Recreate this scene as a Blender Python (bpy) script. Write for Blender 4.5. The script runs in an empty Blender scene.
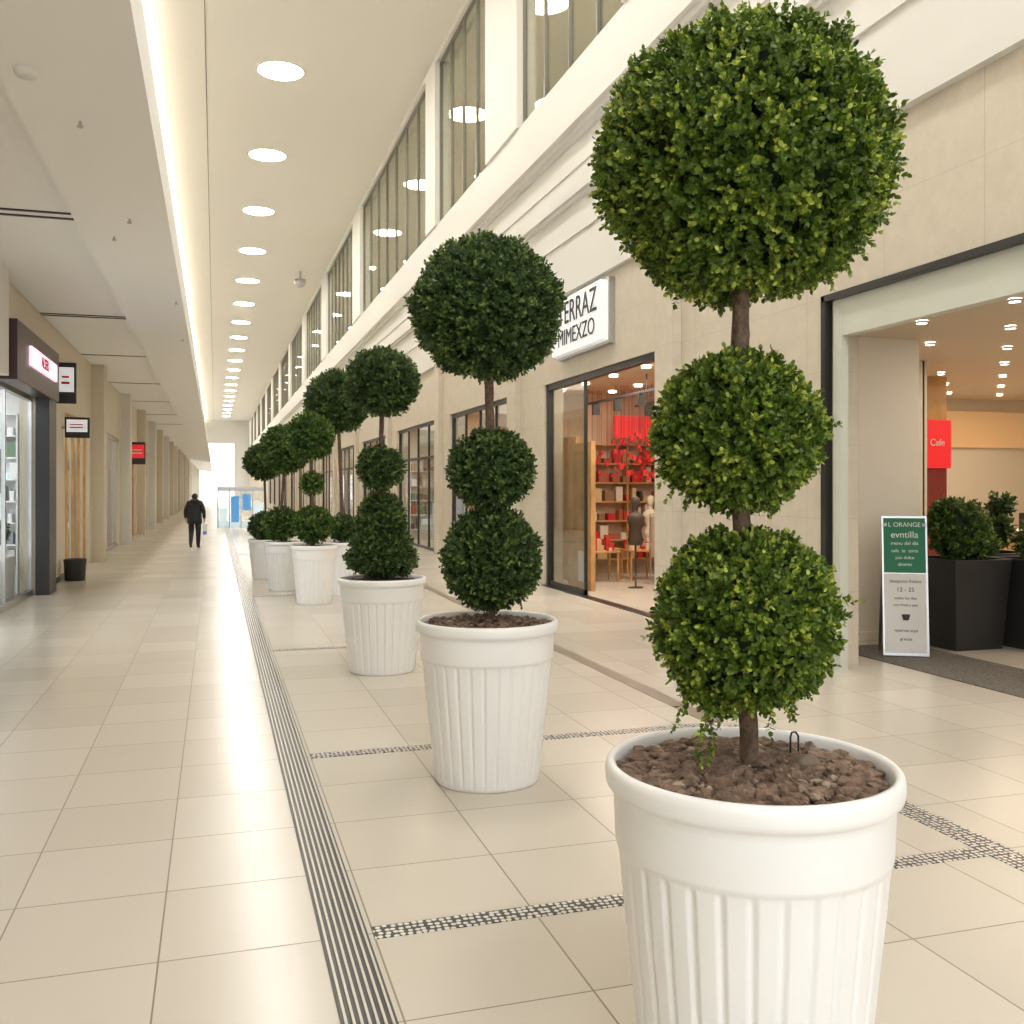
import bpy, bmesh, math, random
import numpy as np
from mathutils import Vector, noise, Matrix

scene = bpy.context.scene
try:
    scene.view_settings.view_transform = 'Standard'
    scene.view_settings.look = 'None'
except Exception:
    pass
COL = scene.collection

# ------------------------------------------------------------------ materials
def nmat(name, color=(.8,.8,.8), rough=.5, metal=0.0, emit=None, estr=0.0, spec=.5,
         var=0.0, vscale=3.0, bump=0.0, bscale=20.0, coat=0.0):
    m = bpy.data.materials.new(name); m.use_nodes = True
    nt = m.node_tree; b = nt.nodes['Principled BSDF']
    b.inputs['Base Color'].default_value = (*color, 1)
    b.inputs['Roughness'].default_value = rough
    b.inputs['Metallic'].default_value = metal
    b.inputs['Specular IOR Level'].default_value = spec
    b.inputs['Coat Weight'].default_value = coat
    if emit is not None:
        b.inputs['Emission Color'].default_value = (*emit, 1)
        b.inputs['Emission Strength'].default_value = estr
    if var > 0:
        g = nt.nodes.new('ShaderNodeNewGeometry')
        n = nt.nodes.new('ShaderNodeTexNoise'); n.inputs['Scale'].default_value = vscale
        n.inputs['Detail'].default_value = 5
        nt.links.new(g.outputs['Position'], n.inputs['Vector'])
        r = nt.nodes.new('ShaderNodeValToRGB')
        r.color_ramp.elements[0].position = .3; r.color_ramp.elements[1].position = .7
        r.color_ramp.elements[0].color = (*[c*(1-var) for c in color], 1)
        r.color_ramp.elements[1].color = (*[min(1, c*(1+var)) for c in color], 1)
        nt.links.new(n.outputs['Fac'], r.inputs['Fac'])
        nt.links.new(r.outputs['Color'], b.inputs['Base Color'])
    if bump > 0:
        g = nt.nodes.new('ShaderNodeNewGeometry')
        n = nt.nodes.new('ShaderNodeTexNoise'); n.inputs['Scale'].default_value = bscale
        n.inputs['Detail'].default_value = 6
        nt.links.new(g.outputs['Position'], n.inputs['Vector'])
        bp = nt.nodes.new('ShaderNodeBump'); bp.inputs['Strength'].default_value = bump
        bp.inputs['Distance'].default_value = .01
        nt.links.new(n.outputs['Fac'], bp.inputs['Height'])
        nt.links.new(bp.outputs['Normal'], b.inputs['Normal'])
    return m

class N:
    def __init__(s, nt): s.nt = nt
    def m(s, op, a, b=None, c=None):
        n = s.nt.nodes.new('ShaderNodeMath'); n.operation = op
        for i, v in enumerate((a, b, c)):
            if v is None: continue
            if isinstance(v, (int, float)): n.inputs[i].default_value = v
            else: s.nt.links.new(v, n.inputs[i])
        return n.outputs[0]

def floor_mat():
    m = bpy.data.materials.new('floor_tiles'); m.use_nodes = True
    nt = m.node_tree; b = nt.nodes['Principled BSDF']; k = N(nt)
    g = nt.nodes.new('ShaderNodeNewGeometry')
    sp = nt.nodes.new('ShaderNodeSeparateXYZ'); nt.links.new(g.outputs['Position'], sp.inputs[0])
    x, y = sp.outputs[0], sp.outputs[1]
    isl = k.m('LESS_THAN', x, .6)
    fl = k.m('DIVIDE', k.m('SUBTRACT', x, .45), .68)
    fr = k.m('DIVIDE', k.m('SUBTRACT', x, .68), .76)
    fx = k.m('ADD', k.m('MULTIPLY', fl, isl), k.m('MULTIPLY', fr, k.m('SUBTRACT', 1.0, isl)))
    fy = k.m('DIVIDE', k.m('SUBTRACT', y, 4.36), .752)
    tx, ty = k.m('FRACT', fx), k.m('FRACT', fy)
    ex = k.m('MINIMUM', tx, k.m('SUBTRACT', 1.0, tx))
    ey = k.m('MINIMUM', ty, k.m('SUBTRACT', 1.0, ty))
    e = k.m('MINIMUM', ex, ey)
    grout = k.m('LESS_THAN', e, .0055)
    cv = nt.nodes.new('ShaderNodeCombineXYZ')
    nt.links.new(k.m('FLOOR', fx), cv.inputs[0]); nt.links.new(k.m('FLOOR', fy), cv.inputs[1])
    wn = nt.nodes.new('ShaderNodeTexWhiteNoise'); nt.links.new(cv.outputs[0], wn.inputs['Vector'])
    ns = nt.nodes.new('ShaderNodeTexNoise'); ns.inputs['Scale'].default_value = 1.6; ns.inputs['Detail'].default_value = 2
    nt.links.new(g.outputs['Position'], ns.inputs['Vector'])
    f = k.m('ADD', k.m('MULTIPLY', wn.outputs['Value'], .7), k.m('MULTIPLY', ns.outputs['Fac'], .3))
    r = nt.nodes.new('ShaderNodeValToRGB')
    r.color_ramp.elements[0].position = .0; r.color_ramp.elements[1].position = 1.0
    r.color_ramp.elements[0].color = (.60, .55, .47, 1); r.color_ramp.elements[1].color = (.66, .61, .53, 1)
    nt.links.new(f, r.inputs['Fac'])
    mx = nt.nodes.new('ShaderNodeMixRGB'); nt.links.new(grout, mx.inputs['Fac'])
    nt.links.new(r.outputs['Color'], mx.inputs['Color1']); mx.inputs['Color2'].default_value = (.25, .21, .16, 1)
    nt.links.new(mx.outputs[0], b.inputs['Base Color'])
    ro = k.m('ADD', k.m('MULTIPLY', wn.outputs['Value'], .03), k.m('ADD', .22, k.m('MULTIPLY', grout, .4)))
    nt.links.new(ro, b.inputs['Roughness'])
    b.inputs['Specular IOR Level'].default_value = .42
    return m

def stone_mat(name='beige_stone', c=(.645, .575, .465)):
    m = bpy.data.materials.new(name); m.use_nodes = True
    nt = m.node_tree; b = nt.nodes['Principled BSDF']; k = N(nt)
    g = nt.nodes.new('ShaderNodeNewGeometry')
    sp = nt.nodes.new('ShaderNodeSeparateXYZ'); nt.links.new(g.outputs['Position'], sp.inputs[0])
    ty = k.m('FRACT', k.m('DIVIDE', k.m('ADD', sp.outputs[1], k.m('MULTIPLY', sp.outputs[0], 1.0)), 1.35))
    tz = k.m('FRACT', k.m('DIVIDE', k.m('SUBTRACT', sp.outputs[2], 4.12), .82))
    e = k.m('MINIMUM', k.m('MINIMUM', ty, k.m('SUBTRACT', 1.0, ty)), k.m('MINIMUM', tz, k.m('SUBTRACT', 1.0, tz)))
    gr = k.m('LESS_THAN', e, .004)
    ns = nt.nodes.new('ShaderNodeTexNoise'); ns.inputs['Scale'].default_value = 5; ns.inputs['Detail'].default_value = 9
    ns.inputs['Roughness'].default_value = .7
    nt.links.new(g.outputs['Position'], ns.inputs['Vector'])
    r = nt.nodes.new('ShaderNodeValToRGB')
    r.color_ramp.elements[0].position = .3; r.color_ramp.elements[1].position = .75
    r.color_ramp.elements[0].color = (*[v*.92 for v in c], 1); r.color_ramp.elements[1].color = (*[v*1.07 for v in c], 1)
    nt.links.new(ns.outputs['Fac'], r.inputs['Fac'])
    mx = nt.nodes.new('ShaderNodeMixRGB'); nt.links.new(gr, mx.inputs['Fac'])
    nt.links.new(r.outputs['Color'], mx.inputs['Color1']); mx.inputs['Color2'].default_value = (*[v*.80 for v in c], 1)
    nt.links.new(mx.outputs[0], b.inputs['Base Color']); b.inputs['Roughness'].default_value = .5
    return m

def mosaic_mat():
    m = bpy.data.materials.new('mosaic_band'); m.use_nodes = True
    nt = m.node_tree; b = nt.nodes['Principled BSDF']
    g = nt.nodes.new('ShaderNodeNewGeometry')
    v = nt.nodes.new('ShaderNodeTexVoronoi'); v.inputs['Scale'].default_value = 30; v.feature = 'F1'
    v.inputs['Randomness'].default_value = .35
    nt.links.new(g.outputs['Position'], v.inputs['Vector'])
    r = nt.nodes.new('ShaderNodeValToRGB'); r.color_ramp.interpolation = 'CONSTANT'
    r.color_ramp.elements[0].color = (.72, .69, .63, 1)
    r.color_ramp.elements[1].position = .385; r.color_ramp.elements[1].color = (.025, .025, .03, 1)
    nt.links.new(v.outputs['Distance'], r.inputs['Fac']); nt.links.new(r.outputs['Color'], b.inputs['Base Color'])
    b.inputs['Roughness'].default_value = .3
    return m

def leaf_mat(name, dark, mid, light):
    m = bpy.data.materials.new(name); m.use_nodes = True
    nt = m.node_tree; b = nt.nodes['Principled BSDF']
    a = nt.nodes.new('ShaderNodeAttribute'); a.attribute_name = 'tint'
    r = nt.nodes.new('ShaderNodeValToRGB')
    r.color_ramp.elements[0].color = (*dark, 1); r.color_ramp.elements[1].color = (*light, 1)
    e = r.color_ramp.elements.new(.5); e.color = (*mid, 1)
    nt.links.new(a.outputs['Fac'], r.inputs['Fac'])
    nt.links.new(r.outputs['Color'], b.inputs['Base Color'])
    b.inputs['Roughness'].default_value = .38; b.inputs['Specular IOR Level'].default_value = .45
    t = nt.nodes.new('ShaderNodeBsdfTranslucent'); nt.links.new(r.outputs['Color'], t.inputs['Color'])
    mx = nt.nodes.new('ShaderNodeMixShader'); mx.inputs[0].default_value = .18
    nt.links.new(b.outputs[0], mx.inputs[1]); nt.links.new(t.outputs[0], mx.inputs[2])
    nt.links.new(mx.outputs[0], nt.nodes['Material Output'].inputs['Surface'])
    return m

def glass_mat(name, tint=(1, 1, 1), refl=1.0):
    m = bpy.data.materials.new(name); m.use_nodes = True
    nt = m.node_tree; nt.nodes.remove(nt.nodes['Principled BSDF'])
    t = nt.nodes.new('ShaderNodeBsdfTransparent'); t.inputs[0].default_value = (*tint, 1)
    gl = nt.nodes.new('ShaderNodeBsdfGlossy'); gl.inputs['Roughness'].default_value = .02
    fr = nt.nodes.new('ShaderNodeFresnel'); fr.inputs['IOR'].default_value = 1.5
    mu = nt.nodes.new('ShaderNodeMath'); mu.operation = 'MULTIPLY'; mu.inputs[1].default_value = refl
    nt.links.new(fr.outputs[0], mu.inputs[0])
    mx = nt.nodes.new('ShaderNodeMixShader'); nt.links.new(mu.outputs[0], mx.inputs[0])
    nt.links.new(t.outputs[0], mx.inputs[1]); nt.links.new(gl.outputs[0], mx.inputs[2])
    nt.links.new(mx.outputs[0], nt.nodes['Material Output'].inputs['Surface'])
    return m

M = {}
M['floor'] = floor_mat()
M['stone'] = stone_mat()
M['mosaic'] = mosaic_mat()
M['white'] = nmat('white_paint', (.77, .755, .71), .6)
M['ceil'] = nmat('ceiling_paint', (.79, .76, .70), .75)
M['soffit'] = nmat('soffit_paint', (.92, .91, .89), .7)
M['cream'] = nmat('cream_paint', (.72, .65, .53), .55)
M['warmwall'] = nmat('warm_wall', (.75, .58, .40), .6)
M['lip'] = nmat('pale_frame', (.62, .64, .56), .4)
M['dark'] = nmat('dark_metal', (.02, .019, .018), .35)
M['bar'] = nmat('drain_bar', (.55, .51, .44), .35, .3)
M['brown'] = nmat('brown_band', (.27, .22, .17), .35)
M['mat'] = nmat('entrance_mat', (.13, .12, .105), .9, var=.6, vscale=60)
M['pot'] = nmat('white_pot', (.91, .91, .90), .34, var=.01, vscale=2, bump=.03, bscale=60)
M['soil'] = nmat('soil', (.13, .088, .060), .95, var=.5, vscale=30, bump=1, bscale=60)
M['chip'] = nmat('bark_chips', (.195, .128, .090), .9, var=.6, vscale=22, bump=.6, bscale=90)
M['pebble'] = nmat('pebbles', (.34, .27, .20), .8, var=.3, vscale=20, bump=.3, bscale=80)
M['rock'] = nmat('stone_pebble', (.20, .15, .11), .8, bump=.5, bscale=60)
M['trunk'] = nmat('trunk_bark', (.13, .085, .055), .9, var=.45, vscale=40, bump=1.0, bscale=70)
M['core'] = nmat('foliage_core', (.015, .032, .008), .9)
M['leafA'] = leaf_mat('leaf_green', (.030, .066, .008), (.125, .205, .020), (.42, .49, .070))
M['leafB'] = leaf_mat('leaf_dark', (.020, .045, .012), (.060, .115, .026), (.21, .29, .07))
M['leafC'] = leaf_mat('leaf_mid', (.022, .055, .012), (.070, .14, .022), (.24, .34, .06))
M['glass'] = glass_mat('shop_glass', (.95, .96, .94), .5)
M['glassL'] = glass_mat('display_glass', (.98, .99, 1), .25)
M['upglass'] = glass_mat('upper_glass', (.88, .88, .83), .6)
M['wood'] = nmat('oak_panel', (.55, .31, .12), .45, var=.25, vscale=2.5)
M['red'] = nmat('red_sign', (.65, .02, .02), .4, emit=(.8, .02, .03), estr=.5)
M['redcloth'] = nmat('red_goods', (.5, .02, .02), .6)
M['signwhite'] = nmat('lit_sign', (.85, .86, .86), .4, emit=(.95, .97, 1), estr=.35)
M['ink'] = nmat('ink', (.03, .03, .035), .6)
M['green'] = nmat('green_sign', (.0, .17, .075), .5)
M['paper'] = nmat('paper_white', (.8, .8, .78), .6)
M['charcoal'] = nmat('charcoal_planter', (.022, .023, .026), .45)
M['lamp'] = nmat('lamp_disc', (1, 1, 1), .5, emit=(1, .96, .905), estr=75)
M['uplamp'] = nmat('upper_lamp_disc', (1, 1, 1), .5, emit=(1, .94, .84), estr=55)
M['spot'] = nmat('spot_lamp', (1, 1, 1), .5, emit=(1, .92, .8), estr=30)
M['cove'] = nmat('cove_strip', (1, 1, 1), .5, emit=(1, .91, .72), estr=19)
M['metal'] = nmat('brushed_metal', (.5, .5, .5), .3, 1)
M['mull'] = nmat('mullion_grey', (.20, .19, .16), .4)
M['blue'] = nmat('blue_panel', (.05, .25, .6), .4, emit=(.15, .45, .9), estr=.6)
M['bluewhite'] = nmat('display_white', (.75, .85, .9), .4, emit=(.75, .9, 1), estr=.6)
M['purple'] = nmat('plum_header', (.05, .02, .025), .3)
M['pink'] = nmat('pink_lit', (.9, .6, .7), .4, emit=(1, .70, .82), estr=1.0)
PAL = [nmat('goods_%d' % i, c, .55) for i, c in enumerate([(.7,.66,.6), (.35,.12,.08), (.10,.09,.08), (.5,.36,.22), (.3,.33,.36), (.6,.52,.36), (.15,.24,.15), (.8,.8,.8)])]
WARM = [nmat('gift_%d' % i, c, .5) for i, c in enumerate([(.55,.03,.03), (.45,.24,.10), (.6,.45,.25), (.06,.04,.03), (.7,.62,.5), (.4,.10,.05), (.28,.16,.08), (.6,.02,.02)])]

# ------------------------------------------------------------------ mesh helpers
def link(ob, parent=None):
    COL.objects.link(ob)
    if parent is not None: ob.parent = parent
    return ob

def empty(name, loc=(0, 0, 0)):
    e = bpy.data.objects.new(name, None); e.location = loc; e.empty_display_size = .2
    COL.objects.link(e); return e

def boxes(name, bl, mats, parent=None, bevel=0.0):
    V, F, MI = [], [], []
    for b in bl:
        x0, x1, y0, y1, z0, z1 = b[:6]; mi = b[6] if len(b) > 6 else 0
        s = len(V)
        V += [(x0,y0,z0),(x1,y0,z0),(x1,y1,z0),(x0,y1,z0),(x0,y0,z1),(x1,y0,z1),(x1,y1,z1),(x0,y1,z1)]
        for f in ((0,3,2,1),(4,5,6,7),(0,1,5,4),(1,2,6,5),(2,3,7,6),(3,0,4,7)):
            F.append(tuple(s+i for i in f)); MI.append(mi)
    me = bpy.data.meshes.new(name); me.from_pydata(V, [], F)
    for m in mats: me.materials.append(m)
    me.polygons.foreach_set('material_index', MI); me.update()
    ob = bpy.data.objects.new(name, me)
    if bevel > 0:
        md = ob.modifiers.new('bevel', 'BEVEL'); md.width = bevel; md.segments = 2
    return link(ob, parent)

def lathe(name, prof, mat, seg=48, parent=None, loc=(0, 0, 0), smooth=True, radf=None):
    V, F = [], []
    for i, (z, r) in enumerate(prof):
        for j in range(seg):
            a = 2*math.pi*j/seg
            rr = r if radf is None else radf(i, z, r, a)
            V.append((rr*math.cos(a), rr*math.sin(a), z))
    n = len(prof)
    for i in range(n-1):
        for j in range(seg):
            k = (j+1) % seg
            F.append((i*seg+j, i*seg+k, (i+1)*seg+k, (i+1)*seg+j))
    me = bpy.data.meshes.new(name); me.from_pydata(V, [], F); me.materials.append(mat)
    if smooth: me.polygons.foreach_set('use_smooth', [True]*len(F))
    me.update()
    ob = bpy.data.objects.new(name, me); ob.location = loc
    return link(ob, parent)

def discs(name, pts, r, mat, ringmat=None, parent=None, seg=40):
    """flat round luminaires (emitting face + raised trim ring)"""
    V, F, MI = [], [], []
    for (x, y, z) in pts:
        s = len(V)
        for j in range(seg):
            a = 2*math.pi*j/seg; V.append((x+r*math.cos(a), y+r*math.sin(a), z-.01))
        F.append(tuple(s+seg-1-j for j in range(seg))); MI.append(0)
        if ringmat:
            s2 = len(V); prof = [(r, z), (r*1.0, z-.03), (r*1.08, z-.03), (r*1.1, z)]
            for (rr, zz) in prof:
                for j in range(seg):
                    a = 2*math.pi*j/seg; V.append((x+rr*math.cos(a), y+rr*math.sin(a), zz))
            for i in range(3):
                for j in range(seg):
                    k = (j+1) % seg
                    F.append((s2+i*seg+j, s2+i*seg+k, s2+(i+1)*seg+k, s2+(i+1)*seg+j)); MI.append(1)
    me = bpy.data.meshes.new(name); me.from_pydata(V, [], F); me.materials.append(mat)
    me.materials.append(ringmat or mat)
    me.polygons.foreach_set('material_index', MI); me.update()
    ob = bpy.data.objects.new(name, me)
    return link(ob, parent)

def text(name, body, size, loc, rot, mat, parent=None, align='CENTER', ext=.004, sx=1.0):
    c = bpy.data.curves.new(name, 'FONT'); c.body = body; c.size = size; c.align_x = align; c.align_y = 'CENTER'
    c.extrude = ext; c.materials.append(mat)
    o = bpy.data.objects.new(name, c); o.location = loc; o.rotation_euler = rot; o.scale = (sx, 1, 1)
    return link(o, parent)

# ------------------------------------------------------------------ foliage
def foliage(name, balls, leaf, dens, mat, seed, parent, K=8, rough=1.0, shoots=None):
    rng = np.random.default_rng(seed)
    P, D, S0 = [], [], []
    for (cx, cy, cz, rx, rz) in balls:
        n = max(30, int(dens*4*math.pi*rx*rz))
        nv = rng.normal(size=(n, 3)); nv /= np.linalg.norm(nv, axis=1)[:, None]
        f = np.empty(n); cl = np.empty(n)
        for i in range(n):
            v = nv[i]
            f[i] = 1 + .07*rough*noise.noise(Vector((v[0]*2.6+seed, v[1]*2.6+cz*5, v[2]*2.6))) + .08*rough*noise.noise(Vector((v[0]*7, v[1]*7+seed, v[2]*7+cz)))
            cl[i] = noise.noise(Vector((v[0]*5+seed*2, v[1]*5, v[2]*5+cz*3)))
        f -= leaf/rx*1.0
        f += rng.normal(size=n)*.016 - (rng.random(n)**2.2)*.10
        stray = rng.random(n) < .04
        f += stray*rng.random(n)*.07*rough
        p = np.array([cx, cy, cz]) + nv*f[:, None]*np.array([rx, rx, rz])
        d = nv + rng.normal(size=(n, 3))*.42; d[:, 2] += .25
        d /= np.linalg.norm(d, axis=1)[:, None]
        P.append(p); D.append(d); S0.append(np.clip(rng.random(n)*.8+cl*.7+.05, 0, 1))
    # loose shoots: short chains of sprigs trailing outwards
    for (sx, sy, sz, dx, dy, dz, ln) in (shoots or []):
        m = max(3, int(ln/(leaf*.7)))
        dv = np.array([dx, dy, dz]); dv = dv/np.linalg.norm(dv)
        tt_ = np.linspace(0, 1, m)[:, None]
        p = np.array([sx, sy, sz]) + dv*tt_*ln + np.array([0, 0, -1])*(tt_**2)*ln*.25 + rng.normal(size=(m, 3))*.006
        d = np.repeat(dv[None, :], m, 0) + rng.normal(size=(m, 3))*.25
        d /= np.linalg.norm(d, axis=1)[:, None]
        P.append(p); D.append(d); S0.append(.4+.5*rng.random(m))
    P = np.concatenate(P); D = np.concatenate(D); st = np.concatenate(S0); n = len(P)
    ref = np.where(np.abs(D[:, 2:3]) < .9, np.array([[0, 0, 1.]]), np.array([[1., 0, 0]]))
    U = np.cross(D, ref); U /= np.linalg.norm(U, axis=1)[:, None]
    W = np.cross(D, U)
    verts, tint = [], []
    ph = rng.random(n)*6.28
    for kk in range(K):
        t = kk/(K-1)
        az = ph + kk*2.4
        rad = U*np.cos(az)[:, None] + W*np.sin(az)[:, None]
        el = 1.25 - .8*t + rng.normal(size=n)*.22
        ld = D*np.cos(el)[:, None] + rad*np.sin(el)[:, None]
        side = np.cross(D, rad); side /= np.linalg.norm(side, axis=1)[:, None]
        up = np.cross(ld, side)
        sz = leaf*(.7+.6*rng.random(n))*(1.0-.3*t)
        base = P + D*((t-.35)*leaf*1.9)
        L = ld*sz[:, None]; S = side*(sz*.36)[:, None]; H = up*(sz*.10)[:, None]
        q = np.stack([base, base+L*.3+S+H, base+L*.75+S*.8+H, base+L, base+L*.75-S*.8+H, base+L*.3-S+H], axis=1)
        verts.append(q)
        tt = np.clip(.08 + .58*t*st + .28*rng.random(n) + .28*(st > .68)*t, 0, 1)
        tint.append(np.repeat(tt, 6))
    V = np.concatenate(verts).reshape(-1, 3); T = np.concatenate(tint)
    nl = len(V)//6
    b = (np.arange(nl)*6)[:, None]
    F = np.concatenate([b+np.array([[0, 3, 2, 1]]), b+np.array([[0, 5, 4, 3]])], axis=0)
    me = bpy.data.meshes.new(name)
    me.vertices.add(len(V)); me.vertices.foreach_set('co', V.ravel())
    me.loops.add(F.size); me.loops.foreach_set('vertex_index', F.ravel().astype(np.int32))
    me.polygons.add(len(F)); me.polygons.foreach_set('loop_start', np.arange(len(F), dtype=np.int32)*4)
    me.update(calc_edges=True)
    at = me.attributes.new('tint', 'FLOAT', 'POINT'); at.data.foreach_set('value', T.astype(np.float32))
    me.materials.append(mat)
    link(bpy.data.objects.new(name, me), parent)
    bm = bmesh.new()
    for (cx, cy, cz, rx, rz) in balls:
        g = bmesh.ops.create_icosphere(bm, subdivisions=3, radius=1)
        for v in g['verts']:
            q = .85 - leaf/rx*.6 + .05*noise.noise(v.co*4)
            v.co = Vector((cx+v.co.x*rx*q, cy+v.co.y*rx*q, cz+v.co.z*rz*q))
    me = bpy.data.meshes.new('inner_core'); bm.to_mesh(me); bm.free(); me.materials.append(M['core'])  # unseen solid dark core filling each ball behind the leaf shell
    link(bpy.data.objects.new('inner_core', me), parent)

def trunk(parent, pts, name='trunk'):
    seg = 14; rings = []
    for i in range(len(pts)-1):
        a, b = pts[i], pts[i+1]; n = max(2, int(abs(b[2]-a[2])/.03))
        for j in range(n):
            t = j/n; rings.append([a[k]*(1-t)+b[k]*t for k in range(4)])
    rings.append(list(pts[-1]))
    V, F = [], []
    for (x, y, z, r) in rings:
        for j in range(seg):
            a = 2*math.pi*j/seg
            rr = r*(1+.22*noise.noise(Vector((math.cos(a)*1.5, math.sin(a)*1.5, z*14+x*9))))
            V.append((x+rr*math.cos(a), y+rr*math.sin(a), z))
    for i in range(len(rings)-1):
        for j in range(seg):
            k = (j+1) % seg; F.append((i*seg+j, i*seg+k, (i+1)*seg+k, (i+1)*seg+j))
    me = bpy.data.meshes.new(name); me.from_pydata(V, [], F); me.materials.append(M['trunk'])
    me.polygons.foreach_set('use_smooth', [True]*len(F)); me.update()
    link(bpy.data.objects.new(name, me), parent)

def pot(parent, sr=1.0, sz=1.0, nf=30):
    prof = [(0, .33, 0), (.0, .350, 0), (.012, .358, 0), (.03, .360, .4), (.06, .364, 1), (.2, .378, 1), (.35, .394, 1),
            (.5, .411, 1), (.65, .428, 1), (.78, .440, 1), (.81, .444, 1), (.825, .4455, .5), (.835, .447, 0), (.842, .4535, 0), (.855, .456, 0),
            (.91, .458, 0), (.99, .461, 0), (1.008, .459, 0), (1.016, .464, 0), (1.022, .478, 0), (1.030, .486, 0), (1.043, .489, 0), (1.072, .490, 0),
            (1.088, .487, 0), (1.097, .480, 0), (1.10, .471, 0), (1.098, .462, 0), (1.088, .456, 0), (1.06, .452, 0), (.95, .44, 0)]
    seg = nf*12
    def rf(i, z, r, a):
        amp = prof[i][2]
        t = (a/(2*math.pi)*nf) % 1.0
        g = max(0, (abs(t-.5)-.36)/.14); g = min(1, g*1.6)
        return (r - .012*amp*g)*sr
    lathe('pot', [(z*sz, r) for z, r, _ in prof], M['pot'], seg, parent, radf=rf)
    bm = bmesh.new()
    bmesh.ops.create_grid(bm, x_segments=60, y_segments=60, size=.455*sr)
    for v in list(bm.verts):
        if v.co.xy.length > .449*sr: bm.verts.remove(v)
    for v in bm.verts:
        r = v.co.xy.length/(.45*sr)
        v.co.z = 1.045*sz + .02*noise.noise(v.co*12) + .012*noise.noise(v.co*40) + .045*(1-r)
    me = bpy.data.meshes.new('soil'); bm.to_mesh(me); bm.free(); me.materials.append(M['soil'])
    link(bpy.data.objects.new('soil', me), parent)

def chips(parent, n, size, sr, sz, seed, mat='chip', name='bark_chips'):
    rnd = random.Random(seed); bm = bmesh.new()
    for i in range(n):
        a = rnd.random()*6.283; r = .43*sr*math.sqrt(rnd.random())
        s = size*(.3+1.3*rnd.random()**3)
        g = bmesh.ops.create_icosphere(bm, subdivisions=1, radius=s)
        sc = (1.0+rnd.random()*.6, .7+.4*rnd.random(), .5+.3*rnd.random())
        rot = Matrix.Rotation(rnd.random()*6.28, 3, 'Z') @ Matrix.Rotation(rnd.random()-.5, 3, 'X')
        c = Vector((r*math.cos(a), r*math.sin(a), 1.052*sz+.045*(1-r/(.45*sr))+rnd.random()*s*.5))
        for v in g['verts']:
            q = v.co.copy(); q = Vector((q.x*sc[0], q.y*sc[1], q.z*sc[2]))*(1+.35*(rnd.random()-.5))
            v.co = c + rot @ q
    me = bpy.data.meshes.new(name); bm.to_mesh(me); bm.free(); me.materials.append(M[mat])
    link(bpy.data.objects.new(name, me), parent)

def topiary(loc, sr, sz, balls, leaf, dens, mat, seed, tr=.03, nchips=0, name='potted_topiary_tree', K=8, extra=None, shoots=None):
    e = empty(name, loc)
    pot(e, sr, sz)
    allb = balls + (extra or [])
    foliage('foliage', allb, leaf, dens, mat, seed, e, K, shoots=shoots)
    bs = sorted(balls, key=lambda b: b[2])
    pts = [(bs[0][0]*.5, bs[0][1], 1.02*sz, tr*1.15), (bs[0][0]*.6+.006, 0, 1.02*sz+.12, tr*.95)]
    for b in bs: pts.append((b[0], b[1], b[2], tr*.9))
    trunk(e, pts)
    if nchips:
        chips(e, nchips, .020, sr, sz, seed)
        chips(e, nchips//5, .013, sr, sz+.004, seed+1, 'pebble', 'pebbles')
    return e

rs = random.Random(12); sh = []
for i in range(46):   # trailing shoots around the underside and flanks of the near tree's balls
    cx, cz, r = rs.choice([(-.02, 1.58, .29), (-.02, 1.58, .29), (-.045, 2.182, .265), (-.03, 3.045, .45)])
    a = rs.random()*6.283; el = rs.uniform(-1.1, .6)
    d = (math.cos(a)*math.cos(el), math.sin(a)*math.cos(el), math.sin(el))
    sh.append((cx+d[0]*r*.92, d[1]*r*.92, cz+d[2]*r*.92, d[0], d[1], d[2]-.1, rs.uniform(.03, .07)))
sh += [(-.17, -.05, 1.33, -.35, -.1, -1, .13), (-.14, -.02, 1.34, -.1, -.1, -1, .15), (-.20, 0, 1.36, -.6, 0, -.8, .09), (.13, -.02, 1.35, .2, 0, -1, .07), (.0, -.12, 1.33, 0, -.2, -1, .06)]
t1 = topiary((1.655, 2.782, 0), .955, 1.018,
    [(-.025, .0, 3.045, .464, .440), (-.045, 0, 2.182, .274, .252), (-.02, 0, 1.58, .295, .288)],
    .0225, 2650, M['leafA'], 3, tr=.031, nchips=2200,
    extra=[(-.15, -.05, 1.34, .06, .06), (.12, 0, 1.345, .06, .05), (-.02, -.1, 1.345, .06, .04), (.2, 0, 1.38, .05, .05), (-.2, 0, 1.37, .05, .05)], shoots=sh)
bm = bmesh.new(); g = bmesh.ops.create_icosphere(bm, subdivisions=3, radius=.04)
for v in g['verts']: v.co = Vector((v.co.x*1.3, v.co.y, v.co.z*.8))*(1+.25*noise.noise(v.co*30))
me = bpy.data.meshes.new('rock'); bm.to_mesh(me); bm.free(); me.materials.append(M['rock'])
me.polygons.foreach_set('use_smooth', [True]*len(me.polygons))
rk = bpy.data.objects.new('rock', me); rk.location = (.17, -.06, 1.11); link(rk, t1)
cu = bpy.data.curves.new('wire_hook', 'CURVE'); cu.dimensions = '3D'; cu.bevel_depth = .0035
spl = cu.splines.new('POLY'); hp = [(.18, .05, 1.08), (.18, .05, 1.17), (.185, .05, 1.185), (.2, .05, 1.185), (.21, .05, 1.17), (.21, .05, 1.12)]
spl.points.add(len(hp)-1)
for p, q in zip(spl.points, hp): p.co = (*q, 1)
cu.materials.append(M['dark']); link(bpy.data.objects.new('wire_hook', cu), t1)

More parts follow.
